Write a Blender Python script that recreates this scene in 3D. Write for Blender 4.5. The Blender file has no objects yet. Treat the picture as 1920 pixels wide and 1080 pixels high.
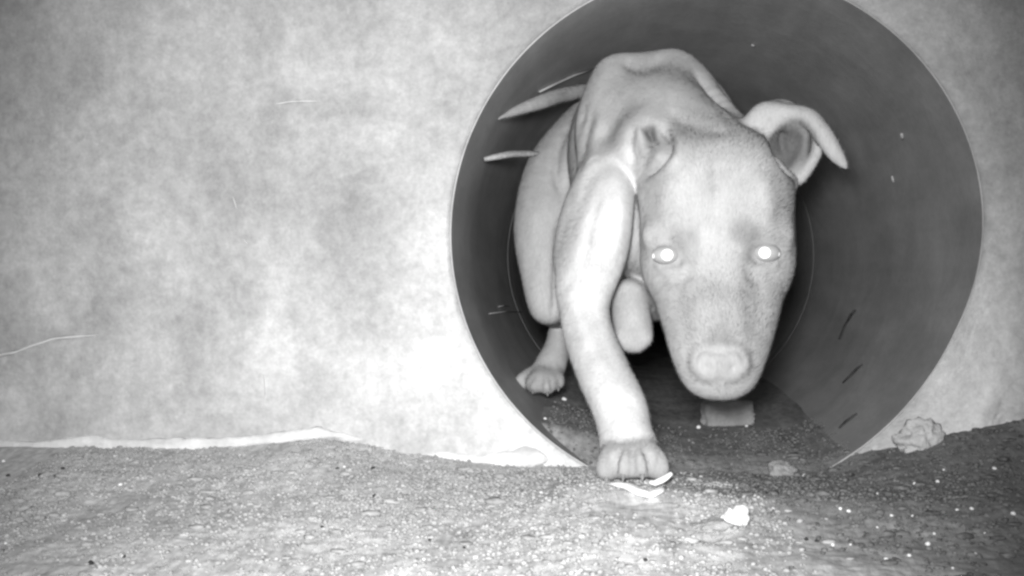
import bpy, bmesh, math, random
import numpy as np
from mathutils import Vector

S = bpy.context.scene
C = S.collection
random.seed(7)
R = math.radians

# ------------------------------------------------------------------ camera
FPX = 2318.0                                   # focal length in pixels of the 1920 wide photograph
CAM = Vector((-0.123, -1.171, 0.16))
YAW, PITCH = 0.0586, -0.0026
cam_d = bpy.data.cameras.new('trail_camera'); cam = bpy.data.objects.new('trail_camera', cam_d); C.objects.link(cam)
cam.location = CAM
cam.rotation_euler = (math.pi / 2 + PITCH, 0, YAW)
cam_d.sensor_width = 36.0; cam_d.lens = FPX / 1920 * 36
cam_d.clip_start = 0.01; cam_d.clip_end = 400
S.camera = cam

# ------------------------------------------------------------------ night: dim grey sky added as ambient fill, the camera's infrared lamp
W = bpy.data.worlds.new('World'); S.world = W; W.use_nodes = True
nt = W.node_tree; nt.nodes.clear()
sky = nt.nodes.new('ShaderNodeTexSky'); sky.sky_type = 'NISHITA'; sky.sun_disc = False
sky.sun_elevation = R(4); sky.sun_rotation = R(200)
bw = nt.nodes.new('ShaderNodeRGBToBW'); bg = nt.nodes.new('ShaderNodeBackground'); bg.inputs[1].default_value = 0.05
wo = nt.nodes.new('ShaderNodeOutputWorld')
nt.links.new(sky.outputs[0], bw.inputs[0]); nt.links.new(bw.outputs[0], bg.inputs[0]); nt.links.new(bg.outputs[0], wo.inputs[0])

ld = bpy.data.lights.new('infrared_lamp', 'SPOT'); lamp = bpy.data.objects.new('infrared_lamp', ld); C.objects.link(lamp)
LAMP = CAM + Vector((-0.018, 0.01, 0.045))
lamp.location = LAMP
ld.energy = 92.0; ld.shadow_soft_size = 0.03; ld.spot_size = R(62); ld.spot_blend = 1.0; ld.color = (1, 1, 1)
aim = Vector((-0.222, 0.0, 0.14))
lamp.rotation_euler = (aim - LAMP).to_track_quat('-Z', 'Y').to_euler()

S.view_settings.view_transform = 'Standard'; S.view_settings.look = 'None'
S.view_settings.exposure = 0.0; S.view_settings.gamma = 1.0
S.render.engine = 'CYCLES'
S.cycles.filter_width = 2.7                    # the small sensor's soft picture
S.cycles.max_bounces = 8; S.cycles.diffuse_bounces = 5

# ------------------------------------------------------------------ helpers
sa, ca = math.sin(YAW), math.cos(YAW)
def ray(px, py):
    a = (px - 960) / FPX; b = (540 - py) / FPX + PITCH
    return Vector((-sa + ca * a, ca + sa * a, b))
def P(px, py, y):
    "the point of the place seen at a pixel of the photograph, at distance y from the wall plane"
    d = ray(px, py); t = (y - CAM.y) / d.y
    return CAM + d * t
def PX(y):
    return (y - CAM.y) / FPX                   # metres per photograph pixel at that distance

def hashf(ix, iy, iz, s=0):
    h = (ix.astype(np.int64) * 374761393 + iy.astype(np.int64) * 668265263 + iz.astype(np.int64) * 2147483647 + s * 1274126177) & 0xffffffff
    h = ((h ^ (h >> 13)) * 1274126177) & 0xffffffff
    h = ((h ^ (h >> 16)) * 2246822519) & 0xffffffff
    return ((h ^ (h >> 15)) & 0xffff) / 65535.0
def vnoise(x, y, z=None, s=0):
    x = np.asarray(x, float); y = np.asarray(y, float); z = np.zeros_like(x) if z is None else np.asarray(z, float)
    ix, iy, iz = np.floor(x), np.floor(y), np.floor(z)
    fx, fy, fz = x - ix, y - iy, z - iz
    fx, fy, fz = [f * f * (3 - 2 * f) for f in (fx, fy, fz)]
    r = 0
    for a in (0, 1):
        for b in (0, 1):
            for c in (0, 1):
                w = (fx if a else 1 - fx) * (fy if b else 1 - fy) * (fz if c else 1 - fz)
                r = r + w * hashf(ix + a, iy + b, iz + c, s)
    return r * 2 - 1
def fbm(x, y, z=None, o=4, s=0):
    r, a = 0, 1.0
    z = np.zeros_like(np.asarray(x, float)) if z is None else z
    for k in range(o):
        f = 2.03 ** k
        r = r + a * vnoise(x * f + k * 17.3, y * f + k * 5.1, z * f, s + k); a *= 0.5
    return r
def sstep(a, b, x):
    t = np.clip((x - a) / (b - a), 0, 1); return t * t * (3 - 2 * t)

def mesh_obj(name, verts, faces, mat=None, parent=None, smooth=True):
    me = bpy.data.meshes.new(name)
    v = np.asarray(verts, dtype=np.float32)
    if isinstance(faces, np.ndarray):
        n, k = faces.shape
        me.vertices.add(len(v)); me.vertices.foreach_set('co', v.ravel())
        me.loops.add(n * k); me.loops.foreach_set('vertex_index', faces.astype(np.int32).ravel())
        me.polygons.add(n); me.polygons.foreach_set('loop_start', np.arange(0, n * k, k, dtype=np.int32))
        me.polygons.foreach_set('loop_total', np.full(n, k, dtype=np.int32))
        me.update(calc_edges=True); me.validate()
    else:
        me.from_pydata([tuple(p) for p in v], [], faces)
    if smooth:
        me.polygons.foreach_set('use_smooth', np.ones(len(me.polygons), dtype=bool))
    o = bpy.data.objects.new(name, me); C.objects.link(o)
    if mat: me.materials.append(mat)
    if parent: o.parent = parent
    return o
def tag(o, label, cat, group=None):
    o['label'] = label; o['category'] = cat
    if group: o['group'] = group
    return o
def empty(name, loc):
    o = bpy.data.objects.new(name, None); C.objects.link(o); o.location = loc; o.empty_display_size = 0.02; return o
def rebase(o, origin):
    "put the object's origin at its base"
    o.data.transform(__import__('mathutils').Matrix.Translation(-Vector(origin))); o.location = Vector(origin)

# ------------------------------------------------------------------ materials (the infrared picture is monochrome)
class M:
    def __init__(s, name, rough=0.8, spec=0.3):
        s.m = bpy.data.materials.new(name); s.m.use_nodes = True
        s.t = s.m.node_tree; s.b = s.t.nodes['Principled BSDF']
        s.b.inputs['Roughness'].default_value = rough; s.b.inputs['Specular IOR Level'].default_value = spec
        s.co = s.t.nodes.new('ShaderNodeTexCoord').outputs['Object']
    def n(s, typ, **kw):
        n = s.t.nodes.new(typ)
        for k, v in kw.items(): setattr(n, k, v)
        return n
    def link(s, a, b): s.t.links.new(a, b)
    def mapping(s, scale):
        m = s.n('ShaderNodeMapping'); m.inputs['Scale'].default_value = scale; s.link(s.co, m.inputs[0]); return m.outputs[0]
    def noise(s, scale, detail=4, rough=0.55, vec=None, dist=0.0):
        n = s.n('ShaderNodeTexNoise'); n.inputs['Scale'].default_value = scale; n.inputs['Detail'].default_value = detail
        n.inputs['Roughness'].default_value = rough; n.inputs['Distortion'].default_value = dist
        s.link(vec or s.co, n.inputs['Vector']); return n.outputs[0]
    def mapr(s, v, a, b, c, d, smooth=False):
        n = s.n('ShaderNodeMapRange'); n.inputs[1].default_value = a; n.inputs[2].default_value = b
        n.inputs[3].default_value = c; n.inputs[4].default_value = d
        if smooth: n.interpolation_type = 'SMOOTHSTEP'
        s.link(v, n.inputs[0]); return n.outputs[0]
    def math(s, op, a, b=None):
        n = s.n('ShaderNodeMath', operation=op)
        for i, q in enumerate((a, b)):
            if q is None: continue
            if isinstance(q, (int, float)): n.inputs[i].default_value = q
            else: s.link(q, n.inputs[i])
        return n.outputs[0]
    def mixf(s, f, a, b):
        n = s.n('ShaderNodeMix', data_type='FLOAT')
        for i, q in ((0, f), (2, a), (3, b)):
            if isinstance(q, (int, float)): n.inputs[i].default_value = q
            else: s.link(q, n.inputs[i])
        return n.outputs[0]
    def base(s, v):
        if isinstance(v, (int, float)): s.b.inputs['Base Color'].default_value = (v, v, v, 1)
        else: s.link(v, s.b.inputs['Base Color'])
        return s
    def bump(s, h, strength=0.4, dist=0.002):
        n = s.n('ShaderNodeBump'); n.inputs['Strength'].default_value = strength; n.inputs['Distance'].default_value = dist
        s.link(h, n.inputs['Height']); s.link(n.outputs[0], s.b.inputs['Normal']); return s
    def attr(s, name):
        n = s.n('ShaderNodeAttribute', attribute_name=name); return n.outputs['Fac']

# concrete of the headwall: mottled, streaked, scattered pale aggregate
mw = M('weathered_concrete', 0.85, 0.2)
a = mw.mapr(mw.noise(6.5, 8, 0.72, dist=0.3), 0.32, 0.68, 0.30, 0.53)
a = mw.math('MULTIPLY', a, mw.mapr(mw.noise(2.3, 4, 0.6, dist=0.8), 0.35, 0.65, 0.86, 1.10))
b2 = mw.mapr(mw.noise(85, 5, 0.7), 0.3, 0.7, 0.83, 1.14)
st = mw.mapr(mw.noise(14, 4, 0.6, vec=mw.mapping((1, 1, 0.25))), 0.35, 0.65, 0.92, 1.08)
f = mw.noise(260, 2, 0.6)
c = mw.math('MULTIPLY', mw.math('MULTIPLY', mw.math('MULTIPLY', a, b2), st), mw.mapr(f, 0.3, 0.7, 0.93, 1.07))
vo = mw.n('ShaderNodeTexVoronoi'); vo.inputs['Scale'].default_value = 22; mw.link(mw.co, vo.inputs['Vector'])
sp = mw.math('MULTIPLY', mw.mapr(vo.outputs['Distance'], 0.02, 0.09, 0.35, 0.0), mw.mapr(mw.noise(9, 3), 0.52, 0.66, 0.0, 1.0))
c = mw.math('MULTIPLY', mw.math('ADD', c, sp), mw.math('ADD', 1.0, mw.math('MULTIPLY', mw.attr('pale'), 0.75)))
mw.base(c); mw.bump(mw.math('ADD', mw.noise(60, 6, 0.7), mw.math('MULTIPLY', mw.noise(320, 3, 0.6), 0.4)), 0.5, 0.003)

mm = M('pale_mortar', 0.9, 0.15)
mm.base(mm.mapr(mm.noise(45, 5, 0.65), 0.3, 0.7, 0.52, 0.74)); mm.bump(mm.noise(120, 5, 0.7), 0.6, 0.003)
mg = M('gritty_mortar', 0.9, 0.15)
mg.base(mg.mapr(mg.noise(55, 5, 0.7), 0.3, 0.7, 0.42, 0.66)); mg.bump(mg.noise(90, 5, 0.7), 0.9, 0.006)

# inside of the pipe: dark, slightly damp
mp = M('dark_pipe_wall', 0.6, 0.35)
pn = mp.mapr(mp.noise(9, 6, 0.6, dist=0.4), 0.3, 0.7, 0.35, 0.46)
pl = mp.mapr(mp.noise(26, 4, 0.6, vec=mp.mapping((1, 0.18, 1))), 0.35, 0.7, 0.9, 1.14)
pf = mp.mapr(mp.noise(160, 3, 0.6), 0.3, 0.7, 0.93, 1.07)
mp.base(mp.math('MULTIPLY', mp.math('MULTIPLY', pn, pl), pf)); mp.bump(mp.noise(70, 5, 0.6), 0.25, 0.002)

# soil: dry and pale on the left, damp and dark right of the pipe mouth (vertex attribute 'damp')
ms = M('soil', 0.95, 0.1)
dampa = ms.attr('damp')
sv = ms.mapping((1, 0.2, 1))
n1 = ms.mapr(ms.noise(30, 6, 0.68, vec=sv, dist=0.3), 0.3, 0.7, 0.72, 1.24)
n2 = ms.mapr(ms.noise(190, 4, 0.7, vec=sv), 0.3, 0.7, 0.70, 1.28)
dm = ms.math('ADD', dampa, ms.mapr(ms.noise(16, 5, 0.6), 0.3, 0.7, -0.22, 0.22))
dm = ms.mapr(dm, 0.0, 1.0, 0.0, 1.0, True)
ms.base(ms.math('MULTIPLY', ms.math('MULTIPLY', ms.mixf(dm, 0.59, 0.26), n1), n2))
ms.link(ms.mapr(dm, 0, 1, 0.97, 0.9), ms.b.inputs['Roughness'])
ms.bump(ms.math('ADD', ms.noise(120, 6, 0.7, vec=sv), ms.math('MULTIPLY', ms.noise(400, 3, 0.6), 0.5)), 0.35, 0.0025)

# short pale coat
mc = M('short_dog_coat', 0.75, 0.25)
coat = mc.attr('coat')
k1 = mc.mapr(mc.noise(24, 5, 0.6), 0.3, 0.7, 0.93, 1.07)
k2 = mc.mapr(mc.noise(600, 2, 0.6, vec=mc.mapping((1, 1, 0.3))), 0.3, 0.7, 0.93, 1.07)
mc.base(mc.math('MULTIPLY', mc.math('MULTIPLY', coat, k1), k2))
mc.bump(mc.math('ADD', mc.noise(500, 3, 0.6, vec=mc.mapping((1, 1, 0.35))), mc.math('MULTIPLY', mc.noise(55, 3, 0.5), 1.5)), 0.22, 0.002)
mc.b.inputs['Sheen Weight'].default_value = 0.1; mc.b.inputs['Sheen Roughness'].default_value = 0.5

me_ = M('eye_iris', 0.35, 0.3); me_.base(0.36)
mpu = M('painted_eyeshine', 0.3, 0.5); mpu.base(mpu.mapr(mpu.noise(300), 0, 1, 0.95, 0.98))  # eyeshine painted in: near-white diffuse colour, no emission
mec = M('eye_corner_glint', 0.2, 0.5); mec.base(mec.mapr(mec.noise(300), 0, 1, 0.6, 0.7))
mcl = M('claw', 0.4, 0.5); mcl.base(mcl.mapr(mcl.noise(200), 0.3, 0.7, 0.16, 0.28))
mst = M('stone', 0.8, 0.3); mst.base(mst.mapr(mst.noise(70, 5, 0.7), 0.3, 0.7, 0.30, 0.48)); mst.bump(mst.noise(150, 4, 0.7), 0.6, 0.003)
mcd = M('soil_clod', 0.95, 0.2); mcd.base(mcd.mapr(mcd.noise(80, 5, 0.7), 0.3, 0.7, 0.24, 0.42)); mcd.bump(mcd.noise(140, 5, 0.7), 0.9, 0.005)
mws = M('white_stone', 0.5, 0.4); mws.base(mws.mapr(mws.noise(60, 5, 0.7), 0.3, 0.7, 0.55, 0.85)); mws.bump(mws.noise(150, 4, 0.7), 0.5, 0.003)
mgl = M('pale_pebble', 0.35, 0.6); mgl.base(mgl.mapr(mgl.noise(300, 3), 0.3, 0.7, 0.75, 0.95))
mbk = M('dark_pebble', 0.8, 0.2); mbk.base(mbk.mapr(mbk.noise(300, 3), 0.3, 0.7, 0.02, 0.05))
msh = M('white_shell', 0.45, 0.4); msh.base(msh.mapr(msh.noise(120, 4), 0.3, 0.7, 0.78, 0.92)); msh.bump(msh.noise(200, 3), 0.3, 0.002)
mlf = M('dry_leaf', 0.8, 0.2); mlf.base(mlf.mapr(mlf.noise(60, 4, vec=mlf.mapping((6, 1, 6))), 0.3, 0.7, 0.30, 0.52))
mdk = M('dark_grass_stem', 0.8, 0.2); mdk.base(mdk.mapr(mdk.noise(90, 4), 0.3, 0.7, 0.03, 0.08))

# ------------------------------------------------------------------ the ground
PR, PZ = 0.25, 0.2075                           # pipe radius, height of its axis
WL = [(-400, 838), (0, 838), (300, 840), (450, 836), (600, 822), (700, 838), (760, 852), (900, 870), (1030, 874), (1200, 884), (1400, 890), (1570, 890), (1650, 858), (1720, 842), (1790, 814), (1920, 788), (2100, 770)]
WLX = [P(px, py, 0.0).x for px, py in WL]; WLZ = [P(px, py, 0.0).z for px, py in WL]
PAWP = P(1190, 903, -.172)
def ground_h(x, y):
    x = np.asarray(x, float); y = np.asarray(y, float)
    inside = sstep(0.0, 0.08, y) * sstep(0.26, 0.2, np.abs(x))
    near = np.clip((y + 0.22) / 0.215, 0, 1)
    h = np.interp(x, WLX, WLZ) * near - (0.004 + 0.014 * sstep(-0.10, -0.22, x)) * (1 - near)
    h = h + inside * (0.030 * sstep(0.0, -0.20, x) + 0.004 + 0.012 * np.clip(y, 0, 1.2))
    amp = 1 - 0.4 * inside
    n = -0.075 * np.clip(-0.22 - y, 0, 0.6) + 0.003 * fbm(x * 9, y * 9, o=3, s=3) * (1 - 0.7 * near) + 0.0008 * fbm(x * 45, y * 45, o=3, s=9) + 0.0006 * fbm(x * 210, y * 210, o=2, s=21)
    g = np.exp(-(((x - PAWP.x) / 0.055) ** 2 + ((y - PAWP.y) / 0.06) ** 2) ** 2)
    return (h + amp * n) * (1 - g) + g * (PAWP.z + 0.3 * n)
def axis(lo, hi, fine_lo, fine_hi, step, grow=1.25):
    a = list(np.arange(fine_lo, fine_hi + step / 2, step))
    s, v = step, a[-1]
    while v < hi: s *= grow; v += s; a.append(v)
    s, v, pre = step, a[0], []
    while v > lo: s *= grow; v -= s; pre.append(v)
    return np.array(pre[::-1] + a)
gx = axis(-200, 200, -0.62, 0.34, 0.0026); gy = axis(-200, 200, -0.66, 0.22, 0.0026)
GX, GY = np.meshgrid(gx, gy, indexing='ij')
GZ = ground_h(GX, GY)
far = sstep(1.2, 6.0, np.hypot(GX, GY)); GZ = GZ * (1 - far)
nx, ny = GX.shape
idx = np.arange(nx * ny).reshape(nx, ny)
quads = np.stack([idx[:-1, :-1], idx[1:, :-1], idx[1:, 1:], idx[:-1, 1:]], -1).reshape(-1, 4)
ground = mesh_obj('ground', np.stack([GX, GY, GZ], -1).reshape(-1, 3), quads, ms.m)
ground['kind'] = 'structure'
def damp_of(x, y):
    d = sstep(-0.10, 0.20, x + 0.30 * (y + 0.25) * (y < 0) + 0.05 * fbm(x * 6, y * 6, o=3, s=31))
    d = np.maximum(d, 0.66 * sstep(-0.02, 0.03, y) * sstep(-0.26, -0.16, x))
    return d
at = ground.data.attributes.new('damp', 'FLOAT', 'POINT'); at.data.foreach_set('value', damp_of(GX, GY).astype(np.float32).ravel())

def G(px, py):
    d = ray(px, py); t = 0.4
    for _ in range(60):
        p = CAM + d * t
        e = p.z - float(ground_h(p.x, p.y)); t += e / max(0.05, -d.z) * 0.6
        if abs(e) < 1e-5: break
    return CAM + d * t

# ------------------------------------------------------------------ the headwall, a slab with a round opening
NA = 600
ang = np.linspace(0, 2 * math.pi, NA, endpoint=False)
def lip_width(a):
    "width of the chamfered lip round the opening: broad lower right, narrow elsewhere"
    d = np.abs((a - R(-40) + math.pi) % (2 * math.pi) - math.pi)
    return 0.0035 + 0.006 * sstep(R(150), R(60), d) + 0.034 * np.exp(-(d / R(38)) ** 2)
lw = lip_width(ang)
dep = lw * (0.35 + 0.7 * np.clip((lw - 0.010) / 0.026, 0, 1))
rn = 0.006 * np.maximum(0, fbm(np.cos(ang) * 6, np.sin(ang) * 6, o=5, s=5) - 0.1)
lw2 = lw + rn
def box_ring(a, hw, zlo, zhi):
    out = []
    for t in a:
        dx, dz = math.cos(t), math.sin(t); k = 1e9
        if dx > 1e-9: k = min(k, hw / dx)
        if dx < -1e-9: k = min(k, -hw / dx)
        if dz > 1e-9: k = min(k, (zhi - PZ) / dz)
        if dz < -1e-9: k = min(k, (zlo - PZ) / dz)
        out.append(k)
    return np.array(out)
outer = box_ring(ang, 4.0, -0.5, 1.6)
rings = []                                      # (radius, y)
TH = 0.30
rings.append((np.full(NA, PR + 0.035), np.full(NA, TH)))
rings.append((np.full(NA, PR + 0.0015), np.full(NA, TH)))
rings.append((np.full(NA, PR + 0.0015), dep + 0.008))
rings.append((PR + 0.0015 + 0.04 * lw, dep + 0.002))
for u in (0.15, 0.35, 0.55, 0.75, 0.9):
    rings.append((PR + 0.0015 + 0.04 * lw + lw2 * u, (dep + 0.002) * (1 - u) ** 1.6))
base_r = PR + 0.0015 + 0.04 * lw + lw2
rings.append((base_r, np.zeros(NA)))
us = np.concatenate([np.arange(0.004, 0.30, 0.004) / 4.0, 0.075 * (1 / 0.075) ** np.linspace(0, 1, 30)[1:]])
for u in us:
    r_ = base_r + (outer - base_r) * u
    x_, z_ = r_ * np.cos(ang), r_ * np.sin(ang) + PZ
    rel = 0.0035 * fbm(x_ * 7, z_ * 7, o=4, s=41) * sstep(0, 0.03, r_ - base_r)
    rel = rel + (0.0045 * fbm(x_ * 55, z_ * 55, o=4, s=47) + 0.004 * fbm(x_ * 20, z_ * 20, o=2, s=48)) * sstep(0.16, 0.24, x_) * sstep(0.20, 0.09, z_) * sstep(0, 0.02, r_ - base_r)
    rings.append((r_, rel))
rings.append((outer, np.full(NA, TH)))
rings.append((np.full(NA, PR + 0.035), np.full(NA, TH)))
V = np.concatenate([np.stack([r_ * np.cos(ang), y_, r_ * np.sin(ang) + PZ], -1) for r_, y_ in rings[:-1]])
nr = len(rings) - 1
i = np.arange(nr * NA).reshape(nr, NA)
F = np.concatenate([np.stack([i[k], i[(k + 1) % nr], np.roll(i[(k + 1) % nr], -1), np.roll(i[k], -1)], -1) for k in range(nr)])
wall = empty('concrete_wall', (0, 0, 0))
tag(wall, 'mottled grey concrete headwall with a big round pipe opening', 'wall')
slab = mesh_obj('wall_slab', V, F, mw.m, wall)
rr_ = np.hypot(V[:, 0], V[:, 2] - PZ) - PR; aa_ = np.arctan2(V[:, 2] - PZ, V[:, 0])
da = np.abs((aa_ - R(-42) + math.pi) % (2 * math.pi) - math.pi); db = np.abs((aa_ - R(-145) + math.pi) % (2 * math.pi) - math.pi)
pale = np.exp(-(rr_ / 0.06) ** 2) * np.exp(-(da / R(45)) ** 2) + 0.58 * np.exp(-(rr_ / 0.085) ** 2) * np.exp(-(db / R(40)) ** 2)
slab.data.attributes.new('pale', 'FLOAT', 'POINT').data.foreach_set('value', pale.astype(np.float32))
bm = bmesh.new(); bm.from_mesh(slab.data); bmesh.ops.recalc_face_normals(bm, faces=bm.faces); bm.to_mesh(slab.data); bm.free()

def lump_strip(name, pts, mat, parent, nseg=14, nscale=40, namp=0.35, seed=0):
    "an irregular bead along a polyline: pts = (x, y, z, half height, depth)"
    pts = np.array(pts, float)
    L = np.concatenate([[0], np.cumsum(np.linalg.norm(np.diff(pts[:, :3], axis=0), axis=1))])
    n = max(8, int(L[-1] / 0.004)); t = np.linspace(0, L[-1], n)
    q = np.stack([np.interp(t, L, pts[:, k]) for k in range(5)], -1)
    th = np.linspace(0, 2 * math.pi, nseg, endpoint=False)
    T, A = np.meshgrid(np.arange(n), th, indexing='ij')
    end = np.minimum(1, np.minimum(t, L[-1] - t) / 0.02) ** 0.5
    cx = q[T, 0]; rr = (1 + namp * fbm(cx * nscale, np.cos(A) * 1.2, np.sin(A) * 1.2, o=3, s=seed)) * end[T]
    X = cx; Y = q[T, 1] - np.cos(A) * q[T, 4] * rr; Z = q[T, 2] + np.sin(A) * q[T, 3] * rr
    ii = np.arange(n * nseg).reshape(n, nseg)
    f = np.stack([ii[:-1], np.roll(ii[:-1], -1, 1), np.roll(ii[1:], -1, 1), ii[1:]], -1).reshape(-1, 4)
    return mesh_obj(name, np.stack([X, Y, Z], -1).reshape(-1, 3), f, mat, parent)

# pale mortar squeezed out along the wall foot on the left, thicker beside the pipe
def wp(px, py): p = P(px, py, 0.0); return p.x, p.z
fil = []
for px, py, hh, dp in ((-60, 836, .004, .003), (60, 834, .005, .003), (150, 836, .008, .004), (260, 836, .007, .004), (400, 834, .006, .003), (450, 831, .005, .003), (560, 817, .006, .003), (600, 813, .006, .003), (680, 824, .004, .002)):
    x_, z_ = wp(px, py); fil.append((x_, 0.0, z_, hh, dp))
lump_strip('mortar_fillet', fil, mm.m, wall, nscale=50, namp=0.5, seed=3)
fil = []
for px, py, hh, dp in ((800, 852, .004, .003), (880, 864, .007, .004), (960, 862, .010, .006), (1005, 856, .009, .010), (1030, 862, .007, .010)):
    x_, z_ = wp(px, py); fil.append((x_, 0.0, z_, hh, dp))
lump_strip('mortar_fillet', fil, mm.m, wall, nscale=50, namp=0.5, seed=13)
# thin pale smears standing on the wall face
def smear(pts, w):
    q = []
    for px, py in pts: x_, z_ = wp(px, py); q.append((x_, 0.0, z_, w, 0.0025))
    return lump_strip('mortar_smear', q, mm.m, wall, nseg=8, nscale=70, namp=0.5, seed=len(pts) + pts[0][0])
smear([(-20, 670), (30, 660), (62, 648), (95, 636), (150, 630), (185, 628)], 0.0014)
smear([(515, 196), (550, 190), (600, 190)], 0.0012)
smear([(436, 368), (444, 392)], 0.0030)
smear([(456, 448), (464, 458)], 0.0028)
smear([(494, 700), (497, 740), (490, 765)], 0.0020)

# ------------------------------------------------------------------ the pipe
pipe = empty('drain_pipe', (0, 0, PZ))
tag(pipe, 'dark round drain pipe running back through the concrete wall', 'pipe')
def tube(name, r0, r1, y0, y1, ny_, mat, parent):
    ys = np.linspace(y0, y1, ny_)
    ys = [None if (k == 0 and y0 == 0) else v for k, v in enumerate(ys)]
    prof = [(r0, y) for y in ys] + [(r1, y) for y in ys[::-1]]
    n = len(prof)
    Vt = np.array([[r * math.cos(t), (w_ + 0.002) if y is None else y, r * math.sin(t)] for r, y in prof for t, w_ in zip(ang, dep)])
    ii = np.arange(n * NA).reshape(n, NA)
    Ft = np.concatenate([np.stack([ii[k], ii[(k + 1) % n], np.roll(ii[(k + 1) % n], -1), np.roll(ii[k], -1)], -1) for k in range(n)])
    o = mesh_obj(name, Vt, Ft, mat, parent)
    b = bmesh.new(); b.from_mesh(o.data); bmesh.ops.recalc_face_normals(b, faces=b.faces); b.to_mesh(o.data); b.free()
    md = o.modifiers.new('edges', 'EDGE_SPLIT'); md.split_angle = R(40)
    return o
tube('pipe_barrel', PR, PR + 0.0013, 0, 0.87, 2, mp.m, pipe)
mj = M('joint_seal', 0.8, 0.2); mj.base(mj.mapr(mj.noise(40, 4), 0.3, 0.7, 0.34, 0.44))
tube('pipe_joint', PR - 0.0004, PR + 0.03, 0.8702, 0.905, 2, mj.m, pipe)
tube('pipe_barrel', PR, PR + 0.03, 0.906, 9.0, 2, mp.m, pipe)

# ------------------------------------------------------------------ the dog: one continuous surface from a smooth blend of tapered limbs
def v3(p): return np.array(p, dtype=np.float64)
fx0, fx1, fz0, fz1 = -0.135, 0.125, -0.03, 0.43
ax = axis(-0.26, 0.19, -0.235, 0.105, 0.0019, 1.08)
ay = axis(-0.235, 0.47, -0.225, -0.01, 0.0019, 1.012)
az = axis(-0.05, 0.445, -0.02, 0.40, 0.0019, 1.08)
FLD = np.full((len(ax), len(ay), len(az)), 0.06, dtype=np.float32)
COAT_N = []
def region(lo, hi):
    s = []
    for a_, l, h in zip((ax, ay, az), lo, hi):
        s.append(slice(max(0, np.searchsorted(a_, l) - 1), min(len(a_), np.searchsorted(a_, h) + 1)))
    return tuple(s)
def smin(a, b, k):
    h = np.maximum(k - np.abs(a - b), 0) / k
    return np.minimum(a, b) - h * h * k * 0.25
def coords(sl):
    return ax[sl[0]][:, None, None].astype(np.float32), ay[sl[1]][None, :, None].astype(np.float32), az[sl[2]][None, None, :].astype(np.float32)
def d_cone(p, r0, q, r1):
    p, q = v3(p), v3(q)
    def f(X, Y, Z):
        ba = q - p; L2 = float(ba @ ba) + 1e-12
        t = np.clip(((X - p[0]) * ba[0] + (Y - p[1]) * ba[1] + (Z - p[2]) * ba[2]) / L2, 0, 1)
        dx, dy, dz = X - p[0] - t * ba[0], Y - p[1] - t * ba[1], Z - p[2] - t * ba[2]
        return np.sqrt(dx * dx + dy * dy + dz * dz) - (r0 + t * (r1 - r0))
    m = max(r0, r1); return f, np.minimum(p, q) - m, np.maximum(p, q) + m
def d_ell(p, rad, rot=None):
    p, rad = v3(p), v3(rad)
    Mx = np.eye(3) if rot is None else np.array(__import__('mathutils').Euler(rot).to_matrix()).T
    def f(X, Y, Z):
        x, y, z = X - p[0], Y - p[1], Z - p[2]
        u = (Mx[0, 0] * x + Mx[0, 1] * y + Mx[0, 2] * z) / rad[0]
        v = (Mx[1, 0] * x + Mx[1, 1] * y + Mx[1, 2] * z) / rad[1]
        w = (Mx[2, 0] * x + Mx[2, 1] * y + Mx[2, 2] * z) / rad[2]
        k0 = np.sqrt(u * u + v * v + w * w)
        k1 = np.sqrt((u / rad[0]) ** 2 + (v / rad[1]) ** 2 + (w / rad[2]) ** 2) + 1e-9
        return k0 * (k0 - 1) / k1
    m = rad.max(); return f, p - m, p + m
def add(d, k=0.02):
    f, lo, hi = d; sl = region(lo - 2 * k - .005, hi + 2 * k + .005)
    FLD[sl] = smin(FLD[sl], np.asarray(f(*coords(sl)), dtype=np.float32), k)
def cut(d, k=0.008):
    f, lo, hi = d; sl = region(lo - 2 * k - .005, hi + 2 * k + .005)
    FLD[sl] = -smin(-FLD[sl], np.asarray(f(*coords(sl)), dtype=np.float32), k)
def pc(a, ra, b, rb):                            # tapered limb between two photograph points (px, py, y), radii in pixels
    return d_cone(P(*a), ra * PX(a[2]), P(*b), rb * PX(b[2]))
def spline(pts, n=5):
    p = np.array(pts, float); p = np.concatenate([[2 * p[0] - p[1]], p, [2 * p[-1] - p[-2]]]); out = []
    for k in range(1, len(p) - 2):
        for t in np.linspace(0, 1, n, endpoint=False):
            out.append(0.5 * (2 * p[k] + (p[k + 1] - p[k - 1]) * t + (2 * p[k - 1] - 5 * p[k] + 4 * p[k + 1] - p[k + 2]) * t * t + (3 * p[k] - p[k - 1] - 3 * p[k + 1] + p[k + 2]) * t ** 3))
    out.append(p[-2]); return np.array(out)
def chain(pts, k=0.02, n=5):
    "a limb: tapered segments along a smooth curve, blended into the body as one"
    q = spline(pts, n); ds = [pc(tuple(a_[:3]), a_[3], tuple(b_[:3]), b_[3]) for a_, b_ in zip(q[:-1], q[1:])]
    lo = np.min([d[1] for d in ds], 0); hi = np.max([d[2] for d in ds], 0)
    def f(X, Y, Z):
        r = None
        for d in ds:
            v = d[0](X, Y, Z); r = v if r is None else smin(r, v, 0.003)
        return r
    add((f, lo, hi), k)
def groove(pts, r, k=0.006):
    for a_, b_ in zip(pts[:-1], pts[1:]): cut(pc(a_, r, b_, r), k)
def pe(c, rx, ry, rz, rot=None):                 # ellipsoid: rx, rz in pixels, ry in metres
    s = PX(c[2]); return d_ell(P(*c), (rx * s, ry, rz * s), rot)

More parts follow.
